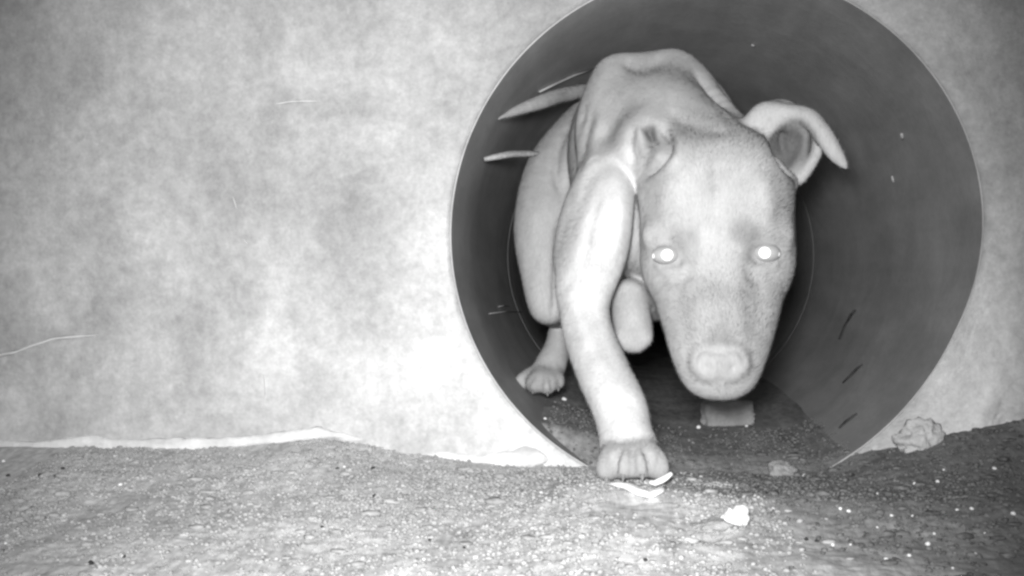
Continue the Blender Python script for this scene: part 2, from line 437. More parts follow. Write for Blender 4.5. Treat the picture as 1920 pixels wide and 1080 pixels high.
# --- trunk
add(pe((1215, 330, .15), 140, .17, 195), .03)                      # ribcage
chain([(1210, 260, .10, 120), (1200, 260, .22, 115), (1190, 290, .36, 105)], .04)   # back to rump
add(pe((1190, 420, .26), 105, .12, 110), .04)                      # belly
chain([(1157, 150, .07, 46), (1140, 240, .04, 56), (1142, 340, .0, 52)], .022)       # right shoulder blade
chain([(1264, 140, .07, 46), (1330, 240, .06, 56), (1330, 380, .03, 60)], .022)      # left shoulder blade
chain([(1212, 190, .07, 74), (1250, 240, .01, 92), (1320, 330, -.04, 98)], .025)     # neck
chain([(1276, 110, .09, 17), (1338, 185, .03, 19), (1392, 250, -.02, 20)], .008)     # ridge of the neck
add(pe((1240, 440, .06), 100, .08, 95), .03)                       # chest
# --- right hind leg
chain([(1110, 250, .30, 64), (1052, 330, .24, 68), (1022, 430, .19, 58), (1022, 520, .165, 43), (1028, 572, .16, 37)], .02)
chain([(1034, 580, .18, 30), (1054, 596, .255, 24), (1046, 650, .240, 24), (1028, 694, .222, 30)], .010)
for px, py, y_ in ((978, 717, .205), (1001, 722, .188), (1026, 724, .186), (1044, 716, .20)):
    chain([(1024, 700, .225, 20), ((1024 + px) / 2, py - 13, y_ + .012, 17), (px, py, y_, 16)], .004)
# --- left hind leg, mostly hidden
chain([(1270, 300, .32, 70), (1330, 430, .24, 58), (1335, 560, .18, 38)], .02)
chain([(1335, 565, .18, 34), (1338, 610, .33, 24), (1342, 690, .42, 20), (1344, 768, .42, 22)], .02)
chain([(1140, 340, .02, 46), (1118, 450, .01, 52), (1110, 520, .0, 40)], .02)
chain([(1138, 322, -.012, 32), (1108, 400, -.022, 44), (1090, 480, -.024, 44)], .022)
# --- left foreleg lifted, wrist bent and the paw hanging
chain([(1320, 400, .05, 55), (1290, 500, .09, 46), (1240, 560, .12, 38), (1192, 560, .04, 32)], .012)
chain([(1180, 553, .030, 31), (1184, 595, .022, 34), (1190, 628, .020, 32)], .006)
for px in (1166, 1180, 1196, 1209):
    chain([(1187, 605, .020, 20), (px, 646 if px in (1180, 1196) else 634, .010, 15)], .005)
# --- tail
chain([(1150, 240, .38, 24), (1115, 176, .28, 14), (1060, 177, .20, 13), (1015, 191, .14, 13), (970, 207, .10, 9), (934, 223, .068, 3)], .006)

# --- head
HX = 1344
chain([(1320, 330, -.02, 98), (HX, 362, -.055, 112)], .03)
add(pe((HX, 368, -.060), 138, .058, 112), .02)                     # cranium
add(pe((1292, 360, -.075), 70, .045, 90), .02); add(pe((1398, 356, -.075), 68, .045, 90), .02)     # the two halves of the brow
add(pe((1290, 468, -.058), 88, .046, 92), .02); add(pe((1400, 466, -.058), 88, .046, 92), .02)     # cheeks
chain([(HX, 430, -.095, 62), (1346, 520, -.118, 48), (1347, 600, -.148, 38), (1349, 665, -.180, 36)], .022)   # bridge
chain([(1276, 520, -.072, 58), (1297, 600, -.118, 53), (1314, 660, -.150, 52), (1326, 700, -.162, 42)], .022)  # right lip
chain([(1416, 520, -.072, 58), (1400, 600, -.118, 54), (1384, 660, -.150, 52), (1374, 700, -.162, 42)], .022)  # left lip
chain([(1318, 702, -.150, 31), (1349, 704, -.153, 30), (1380, 702, -.150, 31)], .012)  # chin
add(pe((1349, 682, -.187), 49, .012, 30), .012)                    # nose pad
for s_ in (-1, 1):
    c0 = 1349
    cut(pc((c0 + s_ * 22, 692, -.214), 4.8, (c0 + s_ * 24, 690, -.197), 4), .004)
    cut(pc((c0 + s_ * 26, 692, -.210), 4, (c0 + s_ * 38, 686, -.196), 3), .003)
add(pc((1225, 442, -.094), 16, (1290, 430, -.112), 22), .02); add(pc((1462, 438, -.094), 16, (1402, 428, -.112), 22), .02)
cut(pe((1344, 452, -.150), 26, .020, 70), .025)
EYES = ((1251, 478, -.1075), (1434, 474, -.1075))
for (px, py, y_), s_ in zip(EYES, (-1, 1)):
    cut(pe((px + s_ * 5, py, y_ - .012), 24, .012, 13), .009)
# --- ears: left one half raised with its tip hanging over, right one folded back
add(pe((1455, 258, -.035), 62, .026, 72, (0, R(18), 0)), .012)
chain([(1408, 244, -.040, 20), (1432, 213, -.048, 19), (1468, 211, -.055, 14), (1508, 217, -.060, 15), (1530, 236, -.062, 15)], .006)
chain([(1518, 226, -.062, 17), (1544, 254, -.068, 16), (1566, 288, -.071, 13), (1587, 315, -.071, 4)], .004)
chain([(1534, 248, -.055, 11), (1529, 290, -.050, 10), (1498, 336, -.045, 12)], .006)
cut(pe((1483, 277, -.076), 43, .046, 57, (0, R(20), 0)), .006)
chain([(1506, 262, -.030, 5), (1508, 285, -.034, 7), (1494, 318, -.042, 8)], .008)
chain([(1450, 300, -.058, 8), (1468, 330, -.062, 12), (1486, 346, -.058, 10)], .008)
add(pe((1208, 274, -.033), 50, .027, 56), .024)

# --- right foreleg
chain([(1158, 322, -.030, 20), (1147, 372, -.048, 40), (1124, 460, -.058, 54), (1102, 530, -.050, 50), (1092, 562, -.045, 43)], .005)
chain([(1094, 556, -.048, 43), (1102, 620, -.065, 45), (1132, 700, -.10, 48), (1162, 765, -.13, 49), (1173, 815, -.145, 47), (1182, 850, -.153, 54)], .006)
for px, py, y_, r_ in ((1139, 881, -.180, 21), (1169, 876, -.189, 22), (1203, 875, -.190, 22), (1234, 879, -.182, 21)):
    chain([(1180, 838, -.153, 26), ((1180 + px) / 2 + (px - 1180) * .2, 856, (y_ - .153) / 2 - .006, 23), (px, py, y_, r_)], .006)

chain([(1120, 338, -.026, 24), (1094, 405, -.032, 30), (1080, 480, -.034, 30), (1078, 525, -.034, 26)], .022)

def surface_nets(Fd):
    sx, sy, sz = Fd.shape
    neg = Fd < 0
    cnt = np.zeros((sx - 1, sy - 1, sz - 1), dtype=np.int8)
    for a_ in (0, 1):
        for b_ in (0, 1):
            for c_ in (0, 1):
                cnt += neg[a_:sx - 1 + a_, b_:sy - 1 + b_, c_:sz - 1 + c_]
    act = np.argwhere((cnt > 0) & (cnt < 8))
    ids = np.full(cnt.shape, -1, dtype=np.int32); ids[tuple(act.T)] = np.arange(len(act))
    acc = np.zeros((len(act), 3)); w = np.zeros(len(act))
    A3 = (ax, ay, az)
    corners = [(a_, b_, c_) for a_ in (0, 1) for b_ in (0, 1) for c_ in (0, 1)]
    for c0 in corners:
        for d_ in range(3):
            if c0[d_]: continue
            c1 = list(c0); c1[d_] = 1
            i0 = act + np.array(c0); i1 = act + np.array(c1)
            f0 = Fd[tuple(i0.T)]; f1 = Fd[tuple(i1.T)]
            m = (f0 < 0) != (f1 < 0)
            t = np.where(m, f0 / np.where(m, f0 - f1, 1), 0)
            p0 = np.stack([A3[k][i0[:, k]] for k in range(3)], -1); p1 = np.stack([A3[k][i1[:, k]] for k in range(3)], -1)
            acc += np.where(m[:, None], p0 + (p1 - p0) * t[:, None], 0); w += m
    verts = acc / w[:, None]
    faces = []
    for d_ in range(3):
        u_, v_ = (d_ + 1) % 3, (d_ + 2) % 3
        s0 = [slice(None)] * 3; s1 = [slice(None)] * 3; s0[d_] = slice(0, -1); s1[d_] = slice(1, None)
        e = np.argwhere(neg[tuple(s0)] != neg[tuple(s1)])
        e = e[(e[:, u_] > 0) & (e[:, v_] > 0) & (e[:, u_] < Fd.shape[u_] - 1) & (e[:, v_] < Fd.shape[v_] - 1)]
        q = []
        for du, dv in ((-1, -1), (0, -1), (0, 0), (-1, 0)):
            k = e.copy(); k[:, u_] += du; k[:, v_] += dv; q.append(ids[tuple(k.T)])
        q = np.stack(q, -1)
        flip = ~neg[tuple(e.T)]
        q[flip] = q[flip][:, ::-1]
        faces.append(q)
    return verts, np.concatenate(faces)
V, F = surface_nets(FLD); del FLD
def relax(V, n):
    "take out the stair steps"
    for _ in range(n):
        acc = np.zeros_like(V); w = np.zeros(len(V))
        for a_, b_ in ((0, 1), (1, 2), (2, 3), (3, 0)):
            for p_, q_ in ((a_, b_), (b_, a_)):
                for k in range(3): acc[:, k] += np.bincount(F[:, p_], V[F[:, q_], k], len(V))
                w += np.bincount(F[:, p_], minlength=len(V))
        V = V + 0.5 * (acc / np.maximum(w, 1)[:, None] - V)
    return V
V = relax(V, 5)
def vnormals(V, F):
    n = np.cross(V[F[:, 2]] - V[F[:, 0]], V[F[:, 3]] - V[F[:, 1]]); N = np.zeros_like(V)
    for k in range(4): np.add.at(N, F[:, k], n)
    return N / np.maximum(np.linalg.norm(N, axis=1), 1e-12)[:, None]
VN = vnormals(V, F)
rel = V - v3(CAM); dep = rel @ np.array([-sa, ca, 0.0])
QX = 960 + FPX * (rel @ np.array([ca, sa, 0.0])) / dep; QY = 540 - FPX * (rel[:, 2] / dep - PITCH)
FACING = -(VN * rel / np.linalg.norm(rel, axis=1)[:, None]).sum(1)
DISP = np.zeros(len(V))
def stroke(pts, width, depth, ylo=-1, yhi=1, two=None):
    "press a crease (depth < 0) or raise a ridge (depth > 0) on the skin along a curve"
    q = spline([(a_, b_, 0) for a_, b_ in pts], 6)[:, :2]
    m = (FACING > 0.1) & (V[:, 1] > ylo) & (V[:, 1] < yhi) & (QX > q[:, 0].min() - 3 * width) & (QX < q[:, 0].max() + 3 * width) & (QY > q[:, 1].min() - 3 * width) & (QY < q[:, 1].max() + 3 * width)
    ii = np.where(m)[0]; d = np.full(len(ii), 1e9); tt = np.zeros(len(ii)); n = len(q) - 1
    for k in range(n):
        ba = q[k + 1] - q[k]; px, py = QX[ii] - q[k, 0], QY[ii] - q[k, 1]
        t = np.clip((px * ba[0] + py * ba[1]) / (ba @ ba + 1e-9), 0, 1); dd = np.hypot(px - t * ba[0], py - t * ba[1])
        b_ = dd < d; d[b_] = dd[b_]; tt[b_] = (k + t[b_]) / n
    fade = np.clip(np.minimum(tt, 1 - tt) / 0.2 + 0.15, 0, 1)
    DISP[ii] += depth * sstep(0.08, 0.45, FACING[ii]) * fade * np.exp(-(d / width) ** 2)
stroke([(1234, 236), (1253, 258), (1250, 288), (1226, 314), (1200, 338)], 7, -.0065, yhi=.02)
stroke([(1252, 230), (1274, 256), (1272, 292), (1246, 322)], 9, .0035, yhi=.02)
stroke([(1200, 236), (1206, 262), (1214, 300)], 12, .0030, yhi=.02)
stroke([(1226, 270), (1232, 286), (1226, 300)], 8, .0030, yhi=.02)
stroke([(1190, 238), (1181, 272), (1190, 312)], 8, -.0030, yhi=.02)
stroke([(1212, 232), (1218, 252), (1224, 276)], 9, -.0130, yhi=.02)
stroke([(1470, 246), (1466, 268), (1472, 292)], 6, -.0060)
# loose skin over shoulder and flank
stroke([(1098, 190), (1078, 250), (1066, 320), (1056, 385)], 8, -.0050, -.03)
stroke([(1080, 215), (1050, 265), (1042, 320), (1052, 372)], 8, -.0050, -.03)
stroke([(1112, 200), (1092, 270), (1082, 330)], 9, -.0040, -.03)
stroke([(1125, 225), (1112, 290), (1098, 340)], 9, .0030, -.03)
stroke([(1052, 400), (1044, 470), (1040, 560), (1036, 600)], 7, -.0040, -.03)
stroke([(1296, 130), (1340, 190), (1384, 246)], 7, -.0035)
stroke([(1160, 112), (1205, 124), (1250, 112)], 14, -.0060)
stroke([(1240, 200), (1300, 235), (1370, 245)], 12, -.0020)
# face
stroke([(1344, 300), (1344, 360), (1343, 430)], 14, -.0025, yhi=-.06)
stroke([(1290, 250), (1345, 243), (1395, 250)], 16, -.0012, yhi=.0)
stroke([(1262, 330), (1250, 380), (1255, 430)], 18, .0025, yhi=-.04)
stroke([(1430, 320), (1440, 380), (1432, 430)], 18, .0025, yhi=-.04)
stroke([(1316, 540), (1308, 600), (1306, 650)], 13, .0014, yhi=-.07); stroke([(1382, 540), (1388, 600), (1392, 650)], 13, .0014, yhi=-.07)
stroke([(1334, 560), (1334, 620), (1330, 655)], 8, -.0008, yhi=-.07); stroke([(1362, 560), (1364, 620), (1370, 655)], 8, -.0008, yhi=-.07)
stroke([(1282, 520), (1276, 580), (1286, 640)], 12, -.0010, yhi=-.05); stroke([(1420, 520), (1424, 580), (1416, 640)], 12, -.0010, yhi=-.05)
stroke([(1226, 492), (1246, 506), (1272, 506), (1292, 496)], 7, .0022, yhi=-.06); stroke([(1398, 492), (1418, 503), (1444, 501), (1462, 488)], 7, .0022, yhi=-.06)
stroke([(1228, 462), (1250, 456), (1276, 466)], 6, .0016, yhi=-.06); stroke([(1408, 462), (1434, 452), (1458, 460)], 6, .0016, yhi=-.06)
stroke([(1230, 520), (1262, 530), (1295, 518)], 8, -.0014, yhi=-.06); stroke([(1394, 516), (1424, 526), (1456, 510)], 8, -.0014, yhi=-.06)
stroke([(1304, 700), (1303, 672), (1318, 656), (1349, 661), (1380, 656), (1395, 672), (1394, 700)], 6, -.0016, yhi=-.12)
stroke([(1349, 672), (1349, 700), (1349, 728)], 4, -.0022, yhi=-.12)
stroke([(1302, 712), (1325, 722), (1349, 716), (1373, 722), (1396, 712)], 6, -.0007, yhi=-.12)
# elbow, forearm and wrist
stroke([(1046, 552), (1072, 524), (1112, 508), (1150, 528)], 11, -.0028, yhi=.0)
stroke([(1128, 350), (1108, 420), (1096, 480), (1078, 520)], 10, -.0022, yhi=.0)
stroke([(1160, 350), (1160, 420), (1146, 490)], 14, .0022, yhi=.0)
stroke([(1070, 560), (1088, 600), (1104, 660)], 12, .0022, yhi=.0)
stroke([(1112, 580), (1128, 640), (1158, 700)], 11, -.0009, yhi=.0)
stroke([(1128, 716), (1150, 730), (1172, 724)], 16, .0013, yhi=-.06)
stroke([(1132, 752), (1160, 760), (1195, 752)], 9, -.0016, yhi=-.06)
stroke([(1150, 790), (1165, 798), (1185, 796)], 14, .0009, yhi=-.06)
stroke([(1128, 816), (1165, 826), (1215, 816)], 10, -.0016, yhi=-.06)
stroke([(1156, 540), (1184, 532), (1206, 545)], 7, .0015, yhi=.06); stroke([(1160, 632), (1185, 624), (1212, 632)], 5, -.0016, yhi=.06)
# toes
for px in (1155, 1186, 1218): stroke([(1184 + (px - 1184) * .6, 840), (px, 864), (px + (px - 1186) * .08, 896)], 5, -.0040, yhi=-.12)
for px in (1140, 1170, 1202, 1232): stroke([(1184 + (px - 1184) * .7, 842), (px, 862)], 9, .0016, yhi=-.12)
for px in (990, 1013, 1035): stroke([(px + (1024 - px) * .4, 704), (px, 722), (px, 738)], 4, -.0025, .14)
V = V + VN * DISP[:, None]
V = relax(V, 2)
for pts, wd in (([(1122, 312), (1098, 338), (1072, 402), (1052, 484), (1044, 530)], 18), ([(1100, 560), (1080, 520), (1120, 505)], 10)):
    q = spline([(a_, b_, 0) for a_, b_ in pts], 8)[:, :2]
    d = np.min(np.hypot(QX[:, None] - q[None, :, 0], QY[:, None] - q[None, :, 1]), axis=1)
    w_ = (np.exp(-(d / wd) ** 2) * (FACING > 0) * (V[:, 1] < .02))[:, None]
    V = V + w_ * (relax(V, 50) - V)
dog = mesh_obj('dog', V, F, mc.m)
tag(dog, 'thin short-haired pale dog stepping out of the pipe with head lowered and one ear flopped', 'dog')
coatv = np.full(len(V), 0.40)
def paint(c, rad, val):
    global coatv
    p = v3(P(*c)); d = np.linalg.norm(V - p, axis=1); w_ = sstep(rad, rad * 0.35, d); coatv = coatv * (1 - w_) + val * w_
def paint_limb(pts, rad, val):
    global coatv
    d = np.full(len(V), 9.0)
    for a_, b_ in zip(pts[:-1], pts[1:]):
        p, q = v3(P(*a_)), v3(P(*b_)); ba = q - p; t = np.clip(((V - p) @ ba) / (ba @ ba), 0, 1)
        d = np.minimum(d, np.linalg.norm(V - p - t[:, None] * ba, axis=1))
    w_ = sstep(rad, rad * 0.7, d); coatv = coatv * (1 - w_) + val * w_
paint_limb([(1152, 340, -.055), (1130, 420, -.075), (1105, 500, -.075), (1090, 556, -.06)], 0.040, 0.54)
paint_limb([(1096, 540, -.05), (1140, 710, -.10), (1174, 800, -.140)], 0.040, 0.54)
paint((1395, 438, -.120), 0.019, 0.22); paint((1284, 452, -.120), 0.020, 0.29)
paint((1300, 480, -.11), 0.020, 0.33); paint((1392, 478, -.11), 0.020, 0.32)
paint((1266, 560, -.10), 0.022, 0.34); paint((1432, 560, -.10), 0.022, 0.34); paint((1349, 640, -.185), 0.018, 0.32)      # darker patches at brows, inner eyes, muzzle sides and above the nose
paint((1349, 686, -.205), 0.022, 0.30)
paint((1482, 274, -.030), 0.040, 0.14); paint((1220, 254, -.052), 0.015, 0.15); paint((1240, 290, -.055), 0.012, 0.26); paint((1248, 262, -.055), 0.010, 0.24)      # ear hollows: darker bare skin, with recess shade put into the colour
paint((1187, 893, -.19), 0.034, 0.30); paint((1012, 735, .19), 0.03, 0.33)
coatv = coatv * (1 + 0.06 * fbm(V[:, 0] * 120, V[:, 1] * 120, V[:, 2] * 70, o=3, s=67)) * (1 + 0.08 * fbm(V[:, 0] * 32, V[:, 1] * 32, V[:, 2] * 24, o=4, s=61))
at = dog.data.attributes.new('coat', 'FLOAT', 'POINT'); at.data.foreach_set('value', coatv.astype(np.float32))

mfur = M('short_fur', 0.8, 0.2); mfur.base(mfur.attr('coat')); mfur.b.inputs['Sheen Weight'].default_value = 0.1
def grow_fur(n, seed=3):
    "the short coat: flat tapered hairs combed back over the skin"
    rng = np.random.default_rng(seed)
    N = vnormals(V, F)
    a_, b_, c_, d_ = (V[F[:, k]] for k in range(4))
    area = 0.5 * np.linalg.norm(np.cross(c_ - a_, d_ - b_), axis=1)
    fy = V[F].mean(1)[:, 1]; w = area * (fy < 0.40) * (fy > -.215)
    f = rng.choice(len(F), n, p=w / w.sum())
    u, v = rng.random((2, n, 1))
    bl = lambda A: (A[F[f, 0]] * (1 - u) + A[F[f, 1]] * u) * (1 - v) + (A[F[f, 3]] * (1 - u) + A[F[f, 2]] * u) * v
    p = bl(V); nn = bl(N); nn /= np.linalg.norm(nn, axis=1)[:, None] + 1e-9
    ct = bl(coatv[:, None])[:, 0]
    head = sstep(-.045, -.075, p[:, 1]) * sstep(.055, .075, p[:, 2]) * sstep(-.052, -.04, p[:, 0])
    comb = np.stack([np.zeros(n), 0.5 + 0 * head, -0.9 + 1.6 * head], -1)
    hx = v3(P(1347, 640, -.16))
    comb[:, 0] += head * np.sign(p[:, 0] - hx[0]) * np.clip(np.abs(p[:, 0] - hx[0]) / .05, 0, 1) * .5
    comb = comb + 0.25 * rng.standard_normal((n, 3))
    comb -= (comb * nn).sum(1)[:, None] * nn; comb /= np.linalg.norm(comb, axis=1)[:, None] + 1e-9
    L = (0.0024 + 0.0018 * rng.random(n)) * np.where(p[:, 2] < .02, .6, 1.0)
    nose = np.linalg.norm((p - v3(P(1349, 684, -.20))) / np.array([.022, .02, .014]), axis=1) < 1
    eye = np.zeros(n, bool)
    for e in EYES: eye |= np.linalg.norm((p - v3(P(e[0], e[1], e[2] - .006))) / np.array([.016, .02, .0095]), axis=1) < 1
    ok = ~(nose | eye); p, nn, ct, comb, L = p[ok], nn[ok], ct[ok], comb[ok], L[ok]; n = len(p)
    side = np.cross(nn, comb); wd = 0.00013
    pts = []
    for t, lift, ww in ((0, -.0002, 1.0), (.5, .28, .8), (1.0, .42, .12)):
        c0 = p + comb * (L * t)[:, None] + nn * (L * lift * t if t else np.full(n, lift))[:, None]
        pts += [c0 - side * wd * ww, c0 + side * wd * ww]
    VV = np.stack(pts, 1).reshape(-1, 3)
    b0 = np.arange(n)[:, None] * 6
    FF = np.concatenate([b0 + np.array([0, 2, 3, 1]), b0 + np.array([2, 4, 5, 3])])
    o = mesh_obj('fur', VV, FF, mfur.m, dog)
    nj = nn + 0.30 * comb + 0.20 * rng.standard_normal(nn.shape); nj /= np.linalg.norm(nj, axis=1)[:, None]
    o.data.normals_split_custom_set_from_vertices(np.repeat(nj, 6, 0).astype(np.float32))
    cc = np.repeat(ct * (1 + 0.15 * rng.standard_normal(n)).clip(.6, 1.4), 6)
    at_ = o.data.attributes.new('coat', 'FLOAT', 'POINT'); at_.data.foreach_set('value', cc.astype(np.float32))
grow_fur(200000)

def ico(rad, sub=3):
    b = bmesh.new(); bmesh.ops.create_icosphere(b, subdivisions=sub, radius=1.0)
    vv = np.array([v.co[:] for v in b.verts]); ff = [[v.index for v in f.verts] for f in b.faces]; b.free()
    return vv * np.array(rad), np.array(ff)
for (px, py, y_), s_ in zip(EYES, (-1, 1)):
    c_ = P(px + s_ * 4, py, y_ + .0005)
    vv, ff = ico((.0116, .0098, .0080), 4)
    eb = mesh_obj('eyeball', vv + v3(c_), ff, me_.m, dog)
    d_ = (CAM - c_).normalized()
    q_ = d_.to_track_quat('Z', 'Y')
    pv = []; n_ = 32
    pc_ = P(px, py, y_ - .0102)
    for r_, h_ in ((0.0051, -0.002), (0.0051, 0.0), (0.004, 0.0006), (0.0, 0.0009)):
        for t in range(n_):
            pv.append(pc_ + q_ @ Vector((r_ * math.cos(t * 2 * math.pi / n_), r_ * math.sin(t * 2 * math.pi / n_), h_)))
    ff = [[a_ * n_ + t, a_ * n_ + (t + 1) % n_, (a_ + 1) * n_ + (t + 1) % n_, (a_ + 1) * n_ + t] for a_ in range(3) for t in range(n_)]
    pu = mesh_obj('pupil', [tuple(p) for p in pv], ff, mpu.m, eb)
    # outer eye corner: white of the eye, its glint painted in as pale colour
    vv, ff = ico((.0013, .0015, .0024), 3)
    mesh_obj('eye_corner', vv + v3(P(px + s_ * 26, py + 2, y_ - .004)), ff, mec.m, eb)
# claws
def claw(px, py, y_, s_):
    p = P(px, py, y_); vs = []; n_ = 8
    for k, (r_, dy, dz) in enumerate(((.0026, .001, 0), (.0022, -.002, -.001), (.0013, -.0045, -.0035), (.0002, -.006, -.0055))):
        for t in range(n_):
            a_ = t * 2 * math.pi / n_; vs.append((p.x + r_ * math.cos(a_) * s_, p.y + dy * s_, p.z + dz * s_ + r_ * math.sin(a_) * s_))
    ff = [[a_ * n_ + t, a_ * n_ + (t + 1) % n_, (a_ + 1) * n_ + (t + 1) % n_, (a_ + 1) * n_ + t] for a_ in range(3) for t in range(n_)]
    return mesh_obj('claw', vs, ff, mcl.m, dog)
for px, py, y_ in ((1137, 891, -.184), (1168, 888, -.194), (1204, 887, -.195), (1236, 890, -.186)): claw(px, py, y_, 1.0)
for px, py, y_ in ((974, 724, .197), (999, 731, .182), (1027, 735, .182), (1047, 726, .193)): claw(px, py, y_, 0.8)

# ------------------------------------------------------------------ stones, clods, scraps
def rock(name, loc, rad, mat, seed, amp=0.25, ns=1.6, sub=4, boxy=0.0, rotz=0.0):
    vv, ff = ico((1, 1, 1), sub)
    if boxy:
        m = np.max(np.abs(vv), axis=1, keepdims=True); vv = vv * (1 - boxy) + boxy * vv / m * 0.8
    n_ = fbm(vv[:, 0] * ns + seed, vv[:, 1] * ns, vv[:, 2] * ns, o=4, s=seed)
    vv = vv * (1 + amp * n_)[:, None] * np.array(rad)
    c, s_ = math.cos(rotz), math.sin(rotz)
    vv = np.stack([vv[:, 0] * c - vv[:, 1] * s_, vv[:, 0] * s_ + vv[:, 1] * c, vv[:, 2]], -1)
    o = mesh_obj(name, vv, ff, mat); o.location = loc
    return o
p = G(1365, 796); p.z += .014
tag(rock('stone', p, (.038, .022, .0185), mst.m, 4, 0.10, 2.0, 4, 0.75, 0.1), 'small blocky grey stone lying under the dog\'s chin in the pipe mouth', 'stone')
p = G(1378, 985); p.z += .004
tag(rock('stone', p, (.010, .009, .010), mws.m, 9, 0.35), 'bright white stone on the soil in front of the pipe', 'stone')
p = G(1340, 990); p.z += .001
tag(rock('soil_clod', p, (.016, .010, .005), mcd.m, 19, 0.3), 'flat pale clod beside the bright white stone', 'clod')
p = G(1470, 890); p.z += .003
tag(rock('soil_clod', p, (.014, .012, .010), mcd.m, 12, 0.35), 'pale soft clod of soil in the pipe mouth right of the paw', 'clod')
p = P(1722, 824, -.004)
tag(rock('soil_clod', p, (.019, .012, .016), mg.m, 15, 0.35, 2.2), 'crumbly clod stuck to the wall foot right of the pipe', 'clod')

def curl(name, pts, w, mat):
    "a curled strip with thickness along photograph points on the ground"
    q = [Vector(p_) for p_ in pts]; vs, ff = [], []
    n = len(q)
    for i_, p_ in enumerate(q):
        t = (q[min(n - 1, i_ + 1)] - q[max(0, i_ - 1)]).normalized(); side = t.cross(Vector((0, 0, 1))).normalized(); up = side.cross(t)
        ww = w * (0.35 + 0.65 * math.sin(math.pi * (i_ + 0.6) / (n + 0.2)))
        for k in range(10):
            a_ = k * 2 * math.pi / 10
            vs.append(p_ + side * ww * math.cos(a_) + up * ww * 0.55 * math.sin(a_))
    for i_ in range(n - 1):
        for k in range(10):
            ff.append([i_ * 10 + k, i_ * 10 + (k + 1) % 10, (i_ + 1) * 10 + (k + 1) % 10, (i_ + 1) * 10 + k])
    ff.append(list(range(10))[::-1]); ff.append([(n - 1) * 10 + k for k in range(10)])
    return mesh_obj(name, [tuple(v) for v in vs], ff, mat)
def gpts(l, dz):
    out = []
    for px, py in l: p_ = G(px, py); p_.z += dz; out.append(p_)
    return out
tag(curl('shell_fragment', gpts([(1142, 914), (1160, 916), (1180, 920), (1200, 930), (1218, 936), (1236, 928), (1244, 920)], .003), .0052, msh.m),
    'longer white curved fragment on the soil just below the front paw', 'fragment')
tag(curl('shell_fragment', gpts([(1218, 903)], .006) and [P(x_, y_, -.208) for x_, y_ in ((1218, 904), (1228, 906), (1240, 901), (1250, 895), (1260, 887))], .0048, msh.m),
    'short white fragment at the right edge of the front paw', 'fragment')

# dry blades on the pipe wall
def on_pipe(px, py):
    "where the sight line meets the inside of the pipe"
    d = ray(px, py); o = CAM
    A = d.x ** 2 + d.z ** 2; B = 2 * (o.x * d.x + (o.z - PZ) * d.z); Cc = o.x ** 2 + (o.z - PZ) ** 2 - (PR - .002) ** 2
    t = (-B + math.sqrt(B * B - 4 * A * Cc)) / (2 * A); return o + d * t
def blade(pix, w, mat, label, pts=None):
    return tag(curl('grass_blade', pts or [on_pipe(*q) for q in pix], w, mat), label, 'dry blade')
blade([(1574, 636), (1584, 610), (1596, 590), (1603, 582)], .0030, mdk.m, 'topmost dark dry blade stuck on the right pipe wall')
blade([(1580, 718), (1594, 704), (1608, 690), (1616, 684)], .0026, mdk.m, 'middle dark dry blade stuck on the right pipe wall')
blade([(1574, 802), (1586, 790), (1600, 780), (1606, 776)], .0024, mdk.m, 'lowest dark dry blade stuck on the right pipe wall')
blade(None, .0070, mlf.m, 'pale dry blade poking out beside the dog\'s flank below its tail', [P(1035, 290, .25), P(990, 288, .20), P(955, 289, .165), P(930, 294, .14), P(908, 299, .135)])

# pale marks on the pipe wall: part of the pipe
def pipe_mark(pix, w, mat):
    o = curl('pale_mark', [on_pipe(*q) for q in pix], w, mat); o.data.transform(__import__('mathutils').Matrix.Translation((0, 0, -PZ))); o.parent = pipe; return o
msf = M('pale_streak', 0.9, 0.1); msf.base(msf.mapr(msf.noise(80, 4), 0.3, 0.7, 0.42, 0.52))
msf2 = M('faint_streak', 0.9, 0.1); msf2.base(msf2.mapr(msf2.noise(80, 4), 0.3, 0.7, 0.38, 0.52))
pipe_mark([(1118, 128), (1075, 142), (1040, 158), (1012, 172)], .0028, msf.m)  # pale streak along the pipe wall above the tail
for q in ([(918, 588), (950, 584), (978, 585)], [(935, 575), (945, 573), (955, 574)]): pipe_mark(q, .0012, msf2.m)
for q in ([(1690, 250), (1692, 262)], [(1672, 330), (1675, 342)], [(1410, 84), (1414, 88)]): pipe_mark([q[0], ((q[0][0] + q[1][0]) / 2, (q[0][1] + q[1][1]) / 2), q[1]], .0018, msf.m)
# single bright and dark pebbles
BR = [(1795, 957), (1822, 955), (1595, 1022), (1562, 1023), (1705, 1043), (1827, 1042), (1787, 1066), (1455, 915), (1508, 893), (1538, 927), (1647, 927), (1752, 1002),
      (1592, 960), (1672, 968), (1711, 968), (1740, 1022), (1662, 1050), (1715, 908), (1758, 905), (1576, 955), (1645, 990), (1846, 1000), (1880, 905), (1900, 965), (1450, 955), (1770, 882), (1865, 880)]
BL = [(655, 965), (1015, 925), (118, 870), (6, 866), (590, 835), (646, 876), (1060, 950), (230, 1045), (10, 1020), (795, 1050), (1065, 1050), (970, 1040), (560, 945), (632, 998), (450, 970), (905, 965), (225, 910)]
BP = [(978, 777), (1022, 786), (1058, 750), (1310, 803), (1522, 712), (1085, 822), (1400, 800)]
DK = [(702, 932), (632, 880), (604, 990), (572, 1008), (805, 1014), (232, 1045), (170, 1058), (75, 893), (118, 880), (15, 893), (1532, 1016), (1512, 1013), (1600, 893), (870, 1028), (700, 880), (1210, 1052)]
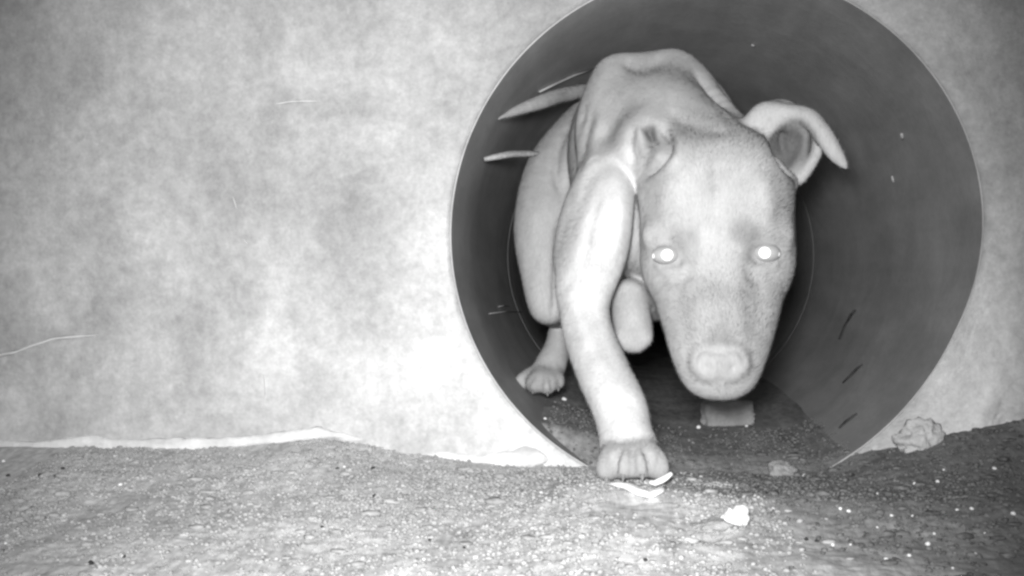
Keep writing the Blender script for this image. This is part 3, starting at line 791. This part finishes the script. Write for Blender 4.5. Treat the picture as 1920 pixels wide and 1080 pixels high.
def pebbles(lst, mat, label, group, name, r0, r1):
    protos = []
    for s_ in range(4):
        vv, ff = ico((1, .9, .7), 2); vv = vv * (1 + .25 * fbm(vv[:, 0] * 1.7 + s_, vv[:, 1] * 1.7, vv[:, 2] * 1.7, o=2, s=s_))[:, None]
        o = mesh_obj(name, vv, ff, mat); protos.append(o)
    for k, q in enumerate(lst):
        o = protos[k] if k < 4 else protos[k % 4].copy()
        if k >= 4: C.objects.link(o)
        p_ = G(*q); r_ = random.uniform(r0, r1) * (p_ - CAM).length
        o.location = p_ + Vector((0, 0, r_ * .35)); o.scale = (r_, r_, r_); o.rotation_euler = (random.uniform(-.4, .4), random.uniform(-.4, .4), random.uniform(0, 6))
        tag(o, label, 'pebble', group)
pebbles(BR, mgl.m, 'tiny bright pebble glinting on the dark soil to the right', 'bright pebbles on the dark soil', 'pale_pebble', .0010, .0024)
pebbles(BL, mgl.m, 'tiny bright pebble on the pale soil left of the pipe', 'bright pebbles on the pale soil', 'pale_pebble', .0011, .0019)
pebbles(BP, mgl.m, 'tiny bright pebble on the pipe floor around the dog', 'bright pebbles on the pipe floor', 'pale_pebble', .0015, .0022)
pebbles(DK, mbk.m, 'tiny black pebble on the pale soil', 'dark pebbles on the soil', 'dark_pebble', .0014, .0026)

# loose grit nobody could count
def scatter(name, n, mat, r0, r1, seed, xr, yr, jit=0.25, sub=1):
    rng = np.random.default_rng(seed)
    vv, ff = ico((1, 1, .75), sub)
    X = rng.uniform(*xr, n); Y = rng.uniform(*yr, n)
    cl = fbm(X * 14, Y * 8, o=3, s=77); keep = cl > rng.uniform(-1.2, 0.7, n)
    dv = damp_of(X, Y) + 0.25 * fbm(X * 16, Y * 16, o=3, s=5); keep &= ((dv > rng.uniform(.25, .75, n)) if 'damp' in name else (dv < rng.uniform(.25, .75, n)))
    keep &= ~((Y > -.002) & (np.abs(X) > .2)); X, Y = X[keep], Y[keep]; n = len(X)
    Rr = r0 + (r1 - r0) * rng.random(n) ** 3
    Z = ground_h(X, Y) + Rr * .3
    j = 1 + jit * rng.standard_normal((n, len(vv), 1))
    vi = np.repeat(vv[None], n, 0)
    if sub > 1:                                  # clumps: uneven, flattened, half sunk
        o3 = rng.random((n, 1)) * 90
        vi = vi * (1 + .35 * fbm(vi[:, :, 0] * 1.5 + o3, vi[:, :, 1] * 1.5 - o3, vi[:, :, 2] * 1.5, o=3, s=3))[:, :, None] * (np.array([1, .8, .45]) + rng.random((n, 1, 3)) * np.array([.6, .5, .3]))
    VV = vi * j * Rr[:, None, None] + np.stack([X, Y, Z], -1)[:, None, :]
    FF = ff[None] + (np.arange(n) * len(vv))[:, None, None]
    o = mesh_obj(name, VV.reshape(-1, 3), FF.reshape(-1, 3), mat); o['kind'] = 'stuff'; return o
mcd3 = M('dry_grit', 0.9, 0.2); mcd3.base(mcd3.mapr(mcd3.noise(60, 4, 0.7), 0.3, 0.7, 0.20, 0.50))
scatter('soil_grit', 42000, mcd3.m, .0006, .0023, 5, (-.62, .02), (-.62, .0))
mcd2 = M('damp_grit', 0.8, 0.3); mcd2.base(mcd2.mapr(mcd2.noise(130, 3), 0.3, 0.7, 0.07, 0.22))
scatter('damp_grit', 24000, mcd2.m, .0006, .0024, 6, (-.16, .36), (-.62, .30))

scatter('soil_clumps', 650, mcd3.m, .0018, .0050, 15, (-.60, .05), (-.60, -.02), .03, 2)
scatter('damp_clumps', 850, mcd2.m, .0018, .0056, 16, (-.10, .36), (-.60, .12), .03, 2)
